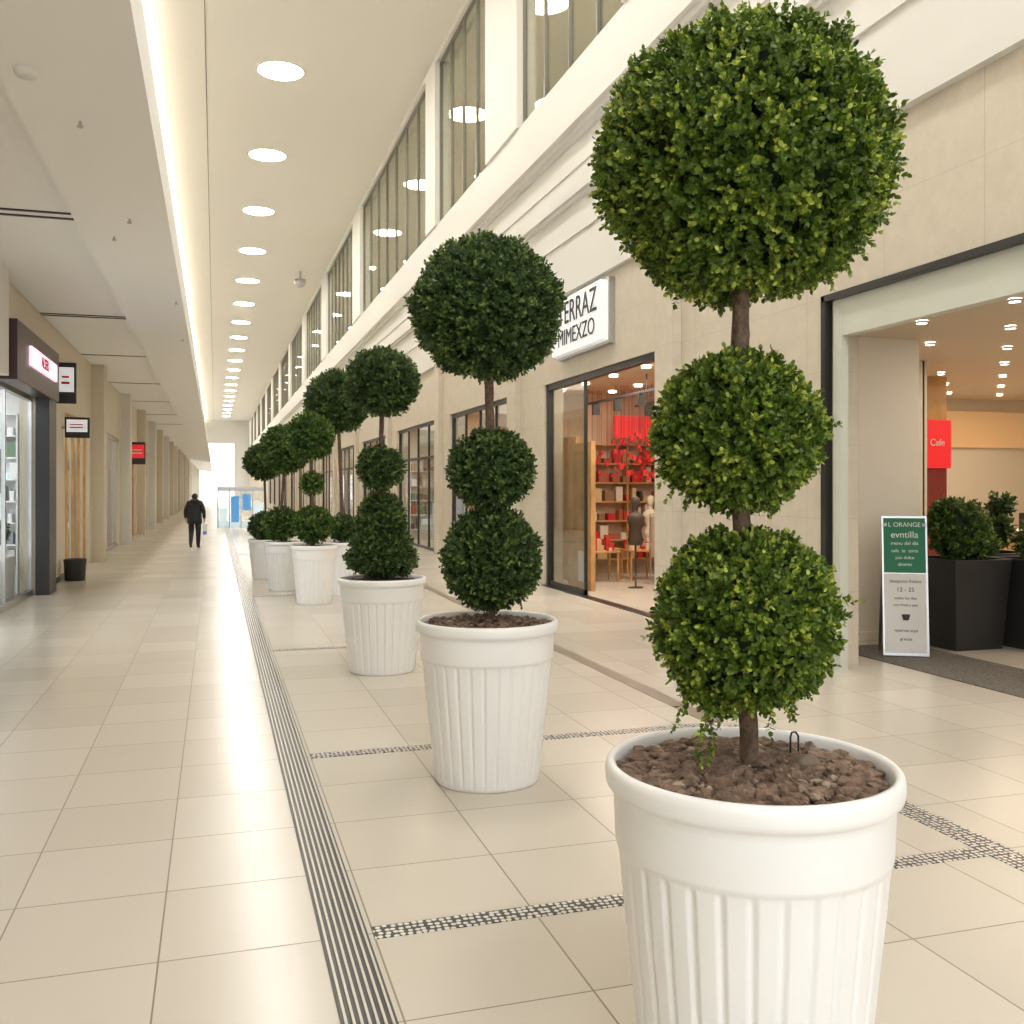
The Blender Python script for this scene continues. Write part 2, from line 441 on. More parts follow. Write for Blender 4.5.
topiary((1.794, 6.47, 0), 1.0, 1.0,
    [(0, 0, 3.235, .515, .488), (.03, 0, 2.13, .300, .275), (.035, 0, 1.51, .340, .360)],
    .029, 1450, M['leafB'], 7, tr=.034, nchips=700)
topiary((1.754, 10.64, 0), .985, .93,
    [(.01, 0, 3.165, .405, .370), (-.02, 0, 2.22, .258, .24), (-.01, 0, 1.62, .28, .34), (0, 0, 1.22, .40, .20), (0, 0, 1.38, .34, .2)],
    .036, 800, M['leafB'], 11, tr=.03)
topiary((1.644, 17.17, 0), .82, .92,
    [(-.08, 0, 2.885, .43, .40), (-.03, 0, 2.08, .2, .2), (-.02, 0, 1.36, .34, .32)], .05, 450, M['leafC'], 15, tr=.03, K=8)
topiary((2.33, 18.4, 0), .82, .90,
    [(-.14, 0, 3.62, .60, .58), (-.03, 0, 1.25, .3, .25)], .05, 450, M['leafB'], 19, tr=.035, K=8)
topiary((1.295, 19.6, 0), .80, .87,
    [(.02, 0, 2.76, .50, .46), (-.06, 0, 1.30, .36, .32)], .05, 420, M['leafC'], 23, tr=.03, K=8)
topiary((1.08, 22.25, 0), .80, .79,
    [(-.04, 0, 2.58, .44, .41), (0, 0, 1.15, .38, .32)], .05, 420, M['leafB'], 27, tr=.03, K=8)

# ------------------------------------------------------------------ shell
YE = 200.0
boxes('floor', [(-9, 22, -8, YE+6, -.2, 0)], [M['floor']])
dr = [(.45, .655, -4, 70, .0, .004, 0)]
for i in range(7):
    x = .462+i*.0285; dr.append((x, x+.0105, -4, 70, .004, .010, 1))
boxes('trim_drain', dr, [M['dark'], M['bar']])
mb = [(.68, 4.03, y-.06, y+.06, 0, .004) for y in (4.36, 7.37, 12.3, 18.6, 24.6, 30.6)] + [(4.03, 4.21, -4, 7.31, 0, .0045)]
boxes('trim_mosaic', mb, [M['mosaic']])
boxes('trim_brown_band', [(4.0, 4.16, 7.43, 60, 0, .005)], [M['brown']])
boxes('entrance_mat', [(7.35, 8.5, 1.0, 10.5, 0, .010)], [M['mat']], bevel=.004)
boxes('trim_threshold', [(6.42, 6.62, 13.7, 19.0, 0, .012)], [M['dark']])

ZC = 15.3
boxes('ceiling', [(-2.6, 12, -8, YE, ZC, ZC+.2)], [M['ceil']])
boxes('trim_ceiling_seam', [(-.29, -.26, -8, YE, ZC-.012, ZC+.01)], [nmat('seam', (.3, .27, .22), .8)])
boxes('ceiling_left', [(-3.6, -1.5, -8, YE, 5.35, 5.6)], [M['soffit']])
boxes('trim_soffit', [(-1.57, -.52, -8, YE, 5.12, 5.62)], [M['soffit']])
boxes('wall_left_upper', [(-2.6, -2.3, -8, YE, 5.6, ZC)], [M['ceil']])
boxes('trim_cove', [(-2.3, -2.12, -8, YE, 14.70, 14.78)], [M['ceil']])
boxes('cove_light', [(-2.27, -2.17, -8, YE, 14.78, 14.82)], [M['cove']])
boxes('trim_slot_diffusers', [(-3.2, -1.6, y, y+.05, 5.335, 5.36) for y in (12.9, 13.15, 20.4, 20.6, 26.4, 33.2, 40, 47, 54)], [M['dark']])
ly = [31.8+8.2*i for i in range(-4, 20)]
discs('recessed_ceiling_lights', [(2.0, y, ZC) for y in ly], .70, M['lamp'], M['white'])
lathe('smoke_detector', [(0, .0), (0, .07), (.03, .085), (.05, .085)], M['white'], 24, loc=(-1.35, 8.0, 5.07))
for (x, y) in [(-.95, 12.1), (-.62, 17.2), (-.65, 21.5), (-1.2, 13.0), (-1.1, 9.0)]:
    lathe('ceiling_sprinkler', [(0, .004), (0, .025), (.015, .025), (.02, .012), (.05, .012)], M['metal'], 16, loc=(x, y, 5.07))
sc = empty('security_camera', (5.0, 61, ZC))
lathe('mount', [(-.5, .06), (0, .06)], M['metal'], 12, sc)
lathe('dome', [(-1.0, .0), (-.98, .15), (-.85, .3), (-.7, .35), (-.5, .35), (-.48, .0)], M['metal'], 20, sc)

# right wall
XR = 6.5
ops = [(1.5, 9.3), (13.7, 19.0), (21.5, 27.5), (29.2, 36), (38, 45)]
y = 47.
while y < YE-8:
    ops.append((y, y+7)); y += 9
bl = []; prev = -8
for a, b in ops:
    bl.append((XR, XR+.4, prev, a, 0, 4.12)); prev = b
bl.append((XR, XR+.4, prev, YE, 0, 4.12))
bl.append((XR, XR+.4, -8, YE, 4.12, 5.72))
for a, b in ops[1:]:
    bl.append((XR-.14, XR, a-.85, a-.25, 0, 5.72)); 
boxes('wall_right', bl, [M['stone']])
cz = [(XR-.10, XR+.4, 5.72, 5.98), (XR-.02, XR+.4, 5.98, 6.75), (XR-.06, XR+.4, 6.75, 6.80), (XR-.02, XR+.4, 6.80, 7.35),
      (XR-.10, XR+.4, 7.35, 7.42), (XR-.17, XR+.4, 7.42, 7.55), (XR-.06, XR+.4, 7.55, 7.95), (XR-.09, XR+.4, 7.95, 8.0), (XR-.06, XR+.4, 8.0, 8.45), (XR-.12, XR+.4, 8.45, 8.52), (XR-.2, XR+.4, 8.52, 8.62), (XR-.30, XR+.4, 8.62, 8.85),
      (XR, XR+.4, 8.85, 10.05), (XR, XR+.4, 15.1, ZC)]
boxes('trim_cornice', [(a, b, -8, YE, c, d) for a, b, c, d in cz], [M['white']])
wins = [(5, 12.5), (14.9, 20.75), (23.4, 29.2), (30.6, 45.3)]
y = 48.
while y < YE-15:
    wins.append((y, y+12)); y += 14.5
bl = []; prev = -8
for a, b in wins:
    bl.append((XR-.06, XR+.4, prev, a, 10.05, 15.1)); prev = b
bl.append((XR-.06, XR+.4, prev, YE, 10.05, 15.1))
boxes('wall_right_upper', bl, [M['white']])
for i, (a, b) in enumerate(wins):
    w = empty('window_%d' % (i+1), (0, 0, 0))
    boxes('pane', [(XR+.14, XR+.15, a, b, 10.05, 15.1)], [M['upglass']], w)
    nm = 4 if b-a < 8 else (7 if b-a < 16 else 6)
    fr = [(XR+.09, XR+.17, a+(b-a)*j/nm-.035, a+(b-a)*j/nm+.035, 10.05, 15.1) for j in range(nm+1)]
    fr += [(XR+.09, XR+.17, a, b, 10.05, 10.13), (XR+.09, XR+.17, a, b, 15.02, 15.1)]
    boxes('mullions', fr, [M['mull']], w)
gp = nmat('gallery_paint', (.70, .67, .58), .7)
boxes('wall_gallery', [(10.5, 10.7, -8, YE-.1, 9.8, 15.3)], [gp])
boxes('floor_gallery', [(XR+.42, 10.5, -8, YE-.1, 9.8, 10.0)], [gp])
cg = boxes('ceiling_gallery', [(XR+.42, 10.5, -8, YE-.1, 15.0, 15.2)], [gp])
discs('gallery_lights', [(8.4, y+1, 15.0) for y in ly], .7, M['uplamp'], M['white'], cg, seg=28)

sg = empty('shop_sign', (0, .5, 0))
boxes('sign_box', [(XR-.24, XR-.10, 14.85, 17.35, 4.52, 5.55)], [M['signwhite']], sg, .01)
boxes('sign_edge', [(XR-.11, XR, 14.80, 17.40, 4.47, 5.60)], [M['metal']], sg)
RT = (math.radians(90), 0, math.radians(-90))
text('lettering_1', 'TERRAZ', .60, (XR-.25, 16.0, 5.24), RT, M['ink'], sg, sx=.9)
text('lettering_2', 'MIMEXZO', .42, (XR-.25, 16.05, 4.80), RT, M['ink'], sg, sx=1.0)

def area(name, loc, sx, sy, power, color=(1, .93, .83), parent=None):
    l = bpy.data.lights.new(name, 'AREA'); l.shape = 'RECTANGLE'; l.size = sx; l.size_y = sy; l.energy = power; l.color = color
    o = bpy.data.objects.new(name, l); o.location = loc; link(o, parent); return o

def goods(name, plane, fixed, a0, a1, z0, z1, rows, seed, parent=None, mats=None, depth=.3, board=None, wide=1.0):
    rnd = random.Random(seed); mats = mats or PAL; bl = []
    nm = len(mats)
    dz = (z1-z0)/rows
    for r in range(rows+1):
        z = z0+r*dz
        bl.append((a0, a1, z-.015, z+.015, 0, depth, nm))
    for a in np.arange(a0, a1+.01, (a1-a0)/max(1, round((a1-a0)/1.1))):
        bl.append((a-.015, a+.015, 0, z1, 0, depth, nm))
    for r in range(rows):
        a = a0+.05
        while a < a1-.1:
            w = rnd.uniform(.06, .22)*wide; h = dz*rnd.uniform(.25, .85)
            bl.append((a, min(a1, a+w), z0+r*dz+.015, z0+r*dz+.015+h, .04, depth-.05, rnd.randrange(nm))); a += w+rnd.uniform(.02, .12)
    out = []
    for (a, b, c, d, e, f, mi) in bl:
        if plane == 'Y': out.append((a, b, fixed-f, fixed-e, c, d, mi))
        else: out.append((fixed+(-f if fixed > 0 else e), fixed+(-e if fixed > 0 else f), a, b, c, d, mi))
    return boxes(name, out, list(mats)+[board or M['paper']], parent)

def storefront(idx, a, b, H=4.12, x=XR+.12):
    d = empty('door_%d' % idx, (0, 0, 0))
    n = max(2, round((b-a)/1.7))
    fr = [(x-.05, x+.05, a, b, H-.1, H), (x-.05, x+.05, a, a+.08, 0, H), (x-.05, x+.05, b-.08, b, 0, H), (x-.04, x+.04, a, b, 2.95, 3.03)]
    for j in range(1, n): fr.append((x-.03, x+.03, a+(b-a)*j/n-.03, a+(b-a)*j/n+.03, 0, H))
    for j in range(n):
        if idx % 2 == 0 or j != n//2: fr.append((x-.03, x+.03, a+(b-a)*j/n, a+(b-a)*(j+1)/n, 0, .1))
    boxes('frame', fr, [M['dark']], d)
    gl = [(x-.005, x+.005, a+(b-a)*j/n, a+(b-a)*(j+1)/n, .05, H) for j in range(n) if not (j == n//2)]
    boxes('glass', gl, [M['glass']], d)
    return d

for i, (a, b) in enumerate(ops[2:14]):
    rm = empty('shop_interior')
    wallm = M['cream'] if i % 2 else M['warmwall']
    boxes('shell', [(XR+.4, 11, b+1.3, b+1.5, 0, 4.4), (11, 11.2, a-.3, b+1.5, 0, 4.4), (XR+.4, 11, a-.3, b+1.5, 4.25, 4.4)], [wallm], rm)
    if i < 5:
        goods('shelves', 'Y', b+1.3, 7.2, 10.8, .4, 3.2, 5, 40+i, rm)
        goods('racks', 'X', 9.4, a+.5, b-.5, .2, 1.7, 3, 60+i, rm)
    area('shop_light', (8.8, (a+b)/2, 4.2), 3, b-a, 150, parent=rm)
    storefront(i+3, a, b)

# shop B
sb = empty('gift_shop_interior')
boxes('shell', [(XR+.4, 10.4, 21.2, 21.35, 0, 4.4), (10.4, 10.5, 13.1, 21.3, 0, 4.4), (XR+.4, 10.4, 13.1, 21.3, 4.2, 4.4), (XR+.4, 10.4, 12.95, 13.1, 0, 4.4)], [nmat('gift_wall', (.62, .48, .34), .6)], sb)
goods('wall_shelves', 'Y', 21.2, 7.0, 10.3, .35, 3.0, 6, 5, sb, mats=WARM, board=M['wood'], wide=1.1)
goods('side_shelves', 'X', 10.35, 14, 20.5, .3, 2.9, 5, 9, sb, mats=WARM, board=M['wood'], wide=1.3)
boxes('oak_panel', [(6.95, 7.05, 17.55, 18.85, 0, 2.9), (7.3, 7.38, 19.3, 20.2, 0, 3.1)], [M['wood']], sb, .01)
boxes('poster', [(6.935, 6.95, 17.75, 18.2, .15, .75)], [M['paper']], sb)
boxes('red_banner', [(8.75, 9.95, 20.6, 20.7, 3.15, 3.65), (7.5, 8.2, 20.6, 20.7, 2.7, 3.0)], [M['red']], sb)
rnd = random.Random(4); bl = []
for i in range(110):
    x = rnd.uniform(8.1, 9.95); z = rnd.uniform(2.15, 3.1); y = rnd.uniform(18.8, 20.6); s = rnd.uniform(.03, .10)
    bl.append((x, x+s, y, y+s, z, z+s*1.3, 0)); bl.append((x+s*.47, x+s*.53, y+s*.45, y+s*.53, z+s, 4.2, 1))
boxes('hanging_red_ornaments', bl, [M['redcloth'], M['dark']], sb)
discs('spots', [(x, y, 4.19) for x in (7.4, 8.6, 9.8) for y in (14.5, 16.0, 17.5, 19, 20.4)], .09, M['spot'], M['white'], sb, 16)
boxes('track_light_bars', [(7.95, 8.0, 14, 20.5, 3.85, 3.9), (9.2, 9.25, 14, 20.5, 3.85, 3.9)]+[(x-.05, x+.1, y, y+.08, 3.6, 3.85) for x in (7.95, 9.2) for y in (15, 16.2, 17.4, 18.6, 19.8)]+[(x, x+.02, y, y+.02, 3.88, 4.2) for x in (7.96, 9.21) for y in (14.2, 17.2, 20.3)], [M['dark']], sb)
area('shop_light', (8.6, 17, 4.1), 3.2, 5, 235, (1, .87, .70), parent=sb)
lathe('pendant_lamp', [(0, .01), (0, .16), (.12, .14), (.2, .04), (.75, .01)], nmat('pendant_white', (1, 1, 1), .5, emit=(1, .95, .85), estr=4), 20, sb, loc=(7.9, 15.2, 3.35))
bl = [(8.6, 9.8, 18.4, 18.44, 1.45, 1.48, 3), (8.6, 8.63, 18.4, 18.44, 0, 1.46, 3), (9.77, 9.8, 18.4, 18.44, 0, 1.46, 3)]
for i in range(9):
    x = 8.68+i*.12; bl.append((x, x+.07, 18.2, 18.62, .55+.1*rnd.random(), 1.42, i % 3))
boxes('clothes_rail', bl, [WARM[4], WARM[5], WARM[3], M['metal']], sb, .01)
def mannequin(x, y, m):
    lathe('mannequin', [(0, .0), (0, .16), (.02, .16), (.03, .02), (.85, .02), (.86, .14), (.95, .17), (1.05, .14), (1.15, .12), (1.3, .17), (1.42, .19), (1.48, .12), (1.52, .05), (1.6, .05), (1.64, .08), (1.72, .095), (1.8, .08), (1.84, .0)], m, 20, sb, loc=(x, y, 0)).scale = (1, .7, 1)
mannequin(8.05, 17.9, WARM[3]); mannequin(9.5, 20.3, WARM[4])
bl = []
for k, (x, y) in enumerate(((8.9, 19.6), (7.9, 19.4), (9.2, 17.2), (8.3, 20.3))):
    bl += [(x-.35, x+.35, y-.3, y+.3, .62, .66, 0)]+[(x+p-.02, x+p+.02, y+q-.02, y+q+.02, 0, .62, 0) for p in (-.3, .3) for q in (-.25, .25)]
    for j in range(12):
        px = x+rnd.uniform(-.3, .2); py = y+rnd.uniform(-.25, .15); s = rnd.uniform(.05, .12)
        bl.append((px, px+s, py, py+s, .66, .66+s*rnd.uniform(.8, 3), 1+j % 3))
boxes('display_tables', bl, [M['wood'], WARM[0], WARM[2], WARM[4]], sb, .006)
d = empty('door_2')
x = XR+.1
fr = [(x-.06, x+.06, 13.7, 19.0, 4.0, 4.12), (x-.06, x+.06, 13.7, 13.82, 0, 4.12), (x-.06, x+.06, 18.88, 19.0, 0, 4.12),
      (x-.03, x+.03, 16.9, 16.95, 0, 4.0), (x-.03, x+.03, 16.9, 18.9, 0, .10)]
boxes('frame', fr, [M['dark']], d)
boxes('glass', [(x-.006, x+.006, 16.9, 18.9, .1, 4.0)], [M['glass']], d)

# shop A (near right)
sa = empty('cafe_interior')
boxes('shell', [(XR+.4, 10.55, 12.6, 12.8, 0, 4.1), (10.6, 19, 17.8, 18, 0, 4.1), (19, 19.2, -1, 18, 0, 4.1), (10.52, 10.6, 12.6, 18, 0, 4.1), (XR+.4, 19, -1.2, -1, 0, 4.1)], [M['cream']], sa)
boxes('shop_ceiling', [(XR+.4, 10.5, -1.2, 12.8, 3.98, 4.1), (10.5, 19.2, -1.2, 18, 3.98, 4.1)], [nmat('warm_ceiling', (.72, .60, .46), .6)], sa)
boxes('header', [(XR+.03, XR+.16, 1.5, 9.24, 3.66, 4.06), (XR+.02, XR+.12, 9.10, 9.23, 0, 4.06)], [M['lip']], sa)
boxes('black_trim', [(XR-.05, XR+.05, 1.5, 9.36, 4.06, 4.13), (XR-.05, XR+.05, 9.29, 9.36, 0, 4.13)], [M['dark']], sa)
boxes('column', [(7.80, 9.0, 10.85, 11.6, 0, 3.98), (7.77, 9.03, 10.82, 11.63, 0, .12)], [nmat('column_cream', (.85, .81, .72), .5)], sa, .01)
boxes('red_pillar', [(11.95, 12.45, 14.3, 14.8, 0, 2.35, 0), (11.9, 12.5, 14.25, 14.85, 2.35, 3.2, 1), (11.95, 12.45, 14.3, 14.8, 3.2, 3.98, 2)], [nmat('oxblood', (.22, .03, .02), .5), M['red'], M['wood']], sa)
text('pillar_lettering', 'Cafe', .17, (12.2, 14.24, 2.8), (math.radians(90), 0, 0), M['paper'], sa)
boxes('wall_band', [(10.7, 19, 17.7, 17.8, 2.9, 3.7)], [nmat('amber_band', (.7, .45, .22), .5, emit=(1, .6, .3), estr=.15)], sa)
boxes('counter', [(13.4, 18.5, 15.5, 16.2, 0, 1.1, 0), (13.3, 18.6, 15.4, 16.3, 1.1, 1.16, 1)], [M['wood'], M['paper']], sa, .01)
boxes('counter_machines', [(14.2, 14.9, 15.6, 16.0, 1.16, 1.6, 0), (15.6, 15.9, 15.6, 15.9, 1.16, 1.5, 1), (16.4, 17.2, 15.6, 16.0, 1.16, 1.65, 0)], [M['metal'], M['dark']], sa, .03)
discs('downlights', [(x, y, 3.975) for x in np.arange(8, 18, 1.3) for y in np.arange(4, 17, 1.4) if not (x < 10.9 and y > 12)], .06, M['spot'], M['white'], sa, 16)
area('shop_light', (12, 8, 3.9), 5, 8, 210, (1, .87, .70), sa)
area('shop_light_back', (14.8, 14.5, 3.9), 4, 4, 140, (1, .80, .56), sa)
for (tx, ty) in ((12.3, 11.2), (14.6, 12.6)):
    lathe('table', [(0, .0), (0, .22), (.03, .2), (.04, .03), (.72, .03), (.73, .38), (.76, .38), (.76, 0)], M['wood'], 28, sa, loc=(tx, ty, 0))
    for sx_ in (-.7, .7):
        cx = tx+sx_; s_ = 1 if sx_ > 0 else -1
        boxes('chair', [(cx-.2, cx+.2, ty-.2, ty+.2, .43, .47)]+[(cx+a-.015, cx+a+.015, ty+b-.015, ty+b+.015, 0, .43) for a in (-.18, .18) for b in (-.18, .18)]
              + [(cx+s_*.18, cx+s_*.21, ty-.2, ty+.2, .6, .9), (cx+s_*.17, cx+s_*.2, ty-.19, ty-.16, .43, .9), (cx+s_*.17, cx+s_*.2, ty+.16, ty+.19, .43, .9)], [M['dark']], sa, .006)

# A-board sign
ab = empty('sandwich_board_sign', (7.80, 9.62, .016)); ab.rotation_euler = (0, 0, math.radians(-28))
boards = empty('boards'); boards.parent = ab; boards.rotation_euler = (math.radians(-5), 0, 0)
boxes('panel', [(-.26, .26, 0, .025, .0, 1.66, 0), (-.235, .235, -.008, 0, .98, 1.63, 1), (-.235, .235, -.008, 0, .04, .97, 2)], [M['metal'], M['green'], M['paper']], boards, .004)
rr = (math.radians(90), 0, 0)
for (tx, s, zz, mt) in [('L ORANGE', .075, 1.55, 'paper'), ('evntilla', .11, 1.43, 'paper'), ('menu del dia', .06, 1.33, 'paper'), ('cafe  te  torta', .055, 1.24, 'paper'), ('pan dulce', .055, 1.16, 'paper'), ('abierto', .055, 1.08, 'paper'),
                        ('desayuno fresco', .055, .88, 'ink'), ('12 - 25', .07, .78, 'ink'), ('todos los dias', .045, .68, 'ink'), ('con fruta y pan', .045, .60, 'ink'), ('reservas aqui', .05, .30, 'ink'), ('gracias', .05, .20, 'ink')]:
    text('line', tx, s, (0, -.010, zz), rr, M[mt], boards, ext=.001)
lathe('cup_icon', [(0, .0), (0, .03), (.07, .05), (.072, .0)], M['ink'], 16, boards, loc=(0, -.012, .42)).scale = (1, .1, 1)
bk = boxes('back_leg', [(-.24, -.2, .0, .02, 0, 1.6), (.2, .24, .0, .02, 0, 1.6), (-.24, .24, 0, .02, .3, .33)], [M['metal']], ab)
bk.location = (0, .45, 0); bk.rotation_euler = (math.radians(12), 0, 0)

def planter(loc, w, h, balls, seed, mat, leaf=.05, dens=350, parent=None, name='planter_shrub'):
    e = empty(name, loc)
    if parent: e.parent = parent
    V = []; t = .82
    for z, s in ((0, t), (h, 1), (h, .9), (h-.12, .88)):
        V += [(sx*w/2*s, sy*w/2*s, z) for sx, sy in ((-1, -1), (1, -1), (1, 1), (-1, 1))]
    F = [(3, 2, 1, 0)]
    for i in range(3):
        for j in range(4):
            k = (j+1) % 4; F.append((i*4+j, i*4+k, (i+1)*4+k, (i+1)*4+j))
    me = bpy.data.meshes.new('planter_box'); me.from_pydata(V, [], F); me.materials.append(M['charcoal'])
    o = bpy.data.objects.new('planter_box', me); md = o.modifiers.new('b', 'BEVEL'); md.width = .01; md.segments = 2; link(o, e)
    boxes('soil', [(-w*.42, w*.42, -w*.42, w*.42, h-.2, h-.1)], [M['soil']], e)
    foliage('foliage', balls, leaf, dens, mat, seed, e, 8, rough=2)
    trunk(e, [(0, 0, h-.12, .03), (0, 0, balls[0][2], .025)])
planter((9.02, 10.15, 0), .86, 1.12, [(0, 0, 1.5, .36, .36), (-.12, .05, 1.65, .22, .22), (.2, 0, 1.4, .25, .25), (0, -.1, 1.28, .38, .2)], 31, M['leafC'])
planter((9.92, 9.75, 0), .86, 1.12, [(0, 0, 1.3, .3, .2), (.1, 0, 1.5, .16, .14), (-.15, 0, 1.5, .13, .12)], 37, M['leafB'])
planter((10.6, 11.2, 0), .8, 1.1, [(0, 0, 1.4, .22, .26), (.05, 0, 1.75, .2, .14)], 41, M['leafB'], leaf=.09, dens=110)
planter((8.7, 15.9, 0), .5, .7, [(0, 0, 1.15, .26, .33), (0, 0, 1.45, .18, .2)], 45, M['leafC'], parent=sb, name='shop_plant')

# left wall
XL = -3.2
lops = [(12.9, 20.1), (23.6, 28.0)]
y = 31.
while y < YE-8:
    lops.append((y, y+5.5)); y += 7.5
bl = []; prev = -8
for a, b in lops:
    bl.append((XL-.3, XL, prev, a, 0, 3.72)); prev = b
bl += [(XL-.3, XL, prev, YE, 0, 3.72), (XL-.3, XL, -8, YE, 3.72, 5.34)]
for i, (a, b) in enumerate(lops[1:]):
    bl.append((XL, XL+.32, b+.5, b+1.2, 0, 5.34, 1 if i % 2 else 0))
bl.append((XL, XL+.18, 12.0, 16.5, 3.72, 5.34, 1))
boxes('wall_left', bl, [nmat('left_cream', (.70, .63, .50), .55), M['white']])
for i, (a, b) in enumerate(lops[:14]):
    rm = empty('shop_interior')
    mt = M['paper'] if i == 0 else (M['cream'] if i % 2 else M['warmwall'])
    boxes('shell', [(-7, XL-.3, b+.6, b+.8, 0, 4.2), (-7.2, -7, a-.8, b+.8, 0, 4.2), (-7, XL-.3, a-.8, b+.8, 4.0, 4.2)], [mt], rm)
    if i == 0:
        goods('window_display', 'Y', b+.6, -6.8, -3.6, .5, 3.4, 7, 71, rm, mats=[M['bluewhite'], PAL[7], PAL[4], PAL[6], PAL[0]])
        boxes('display_plinth', [(-4.3, -3.55, 15.6, 19.9, 0, .75, 0), (-3.75, -3.7, 18.2, 19.8, 1.4, 3.4, 1), (-3.75, -3.7, 16.0, 17.7, .9, 3.3, 1), (-3.69, -3.68, 18.5, 19.5, 1.9, 2.7, 2), (-3.69, -3.68, 16.3, 17.4, 1.5, 2.6, 3)], [M['paper'], M['bluewhite'], PAL[4], PAL[0]], rm, .01)
        lathe('plant_pot', [(0, .0), (0, .1), (.22, .14), (.24, .14), (.22, .12), (.2, .0)], M['pot'], 24, rm, loc=(-3.72, 19.2, .75))
        q = empty('plant'); q.parent = rm; q.location = (-3.72, 19.2, .75)
        foliage('foliage', [(0, 0, .45, .2, .25)], .06, 400, M['leafC'], 51, q, 8)
    elif i < 6:
        goods('shelves', 'Y', b+.6, -6.8, -3.7, .3, 3.0, 5, 80+i, rm)
    area('shop_light', (-5.2, (a+b)/2, 3.95), 2.4, b-a, 260 if i == 0 else 120, (.95, .98, 1) if i == 0 else (1, .91, .78), rm)
    dd = empty('door_%d' % (30+i))
    x = XL-.12; H = 3.72; n = 3 if i == 0 else 4
    fr = [(x-.05, x+.05, a, b, H-.1, H), (x-.05, x+.05, a, b, 0, .1)]+[(x-.03, x+.03, a+(b-a)*j/n-.03, a+(b-a)*j/n+.03, 0, H) for j in range(n+1)]
    boxes('frame', fr, [M['metal'] if i % 2 == 0 else M['wood']], dd)
    boxes('glass', [(x-.005, x+.005, a, b, .1, H-.1)], [M['glassL'] if i == 0 else M['glass']], dd)
pt = empty('shop_portal')
boxes('portal_frame', [(XL, XL+.24, 19.9, 20.75, 0, 4.62, 0), (XL, XL+.28, 16.6, 20.8, 3.68, 4.62, 1)], [M['dark'], M['purple']], pt, .01)
boxes('lit_sign', [(XL+.28, XL+.32, 17.6, 20.3, 4.02, 4.34)], [M['pink']], pt)
LT = (math.radians(90), 0, math.radians(90))
text('sign_lettering', 'ALSER', .27, (XL+.325, 18.9, 4.18), LT, M['redcloth'], pt)
def blade_sign(y, z0, z1, w, m, name='blade_sign', x0=XL):
    e = empty(name)
    boxes('panel', [(x0+.06, x0+.06+w, y-.05, y+.05, z0, z1)], [M['dark']], e, .01)
    h = z1-z0
    boxes('lit_face', [(x0+.1, x0+.02+w, y-.06, y+.06, z0+h*.28, z1-h*.12)], [m], e)
    boxes('bracket', [(x0-.02, x0+.1, y-.02, y+.02, (z0+z1)/2-.03, (z0+z1)/2+.03)], [M['metal']], e)
    boxes('mark', [(x0+.16, x0-.06+w, y-.066, y-.06, z0+h*.47, z0+h*.53), (x0+.17, x0-.07+w, y-.066, y-.06, z0+h*.62, z0+h*.67)], [M['redcloth'] if m is not M['red'] else M['paper']], e)
blade_sign(22.0, 3.75, 4.6, .38, M['signwhite'])
blade_sign(23.2, 3.1, 3.55, .5, M['signwhite'])
blade_sign(39.6, 2.9, 3.75, .6, M['red'])
lathe('waste_bin', [(0, .0), (0, .2), (.02, .21), (.42, .23), (.45, .235), (.47, .22), (.47, .12), (.42, .1), (.42, 0)], M['charcoal'], 28, loc=(-2.9, 22.9, 0))
boxes('baseboard_left', [(XL, XL+.02, -8, 12.8, 0, .12), (XL, XL+.02, 20.8, 23.5, 0, .12)], [M['dark']])

# end of the hall
boxes('wall_end', [(-9, 6.9, YE, YE+.4, 10.8, ZC+.2), (3.6, 12, YE, YE+.4, 0, 10.8), (-9, -3.4, YE, YE+.4, 0, 10.8), (6.9, 12, YE, YE+.4, 10.8, ZC)], [M['white']])
kg = empty('entrance_vestibule', (0, 0, 0))
bl = [(.1, 2.4, 50, 50.1, 1.85, 2.0, 0)]+[(x, x+.06, 50, 50.1, 0, 1.9, 0) for x in (.1, .65, 1.2, 1.75, 2.34)]+[(.1, 2.4, 52.5, 52.6, 0, .3, 2), (.1, 2.4, 50, 52.6, 2.0, 2.06, 3)]
bl += [(.75, 1.15, 50.2, 50.25, .3, 1.6, 1), (1.3, 1.7, 50.2, 50.25, .9, 1.7, 1), (1.85, 2.3, 50.6, 50.65, .2, 1.2, 2), (.2, .55, 50.3, 50.35, .2, 1.0, 2)]
boxes('frame', bl, [M['metal'], M['blue'], M['bluewhite'], M['white']], kg)
boxes('glass', [(.1, 2.4, 50.04, 50.05, 0, 1.9)], [M['glass']], kg)

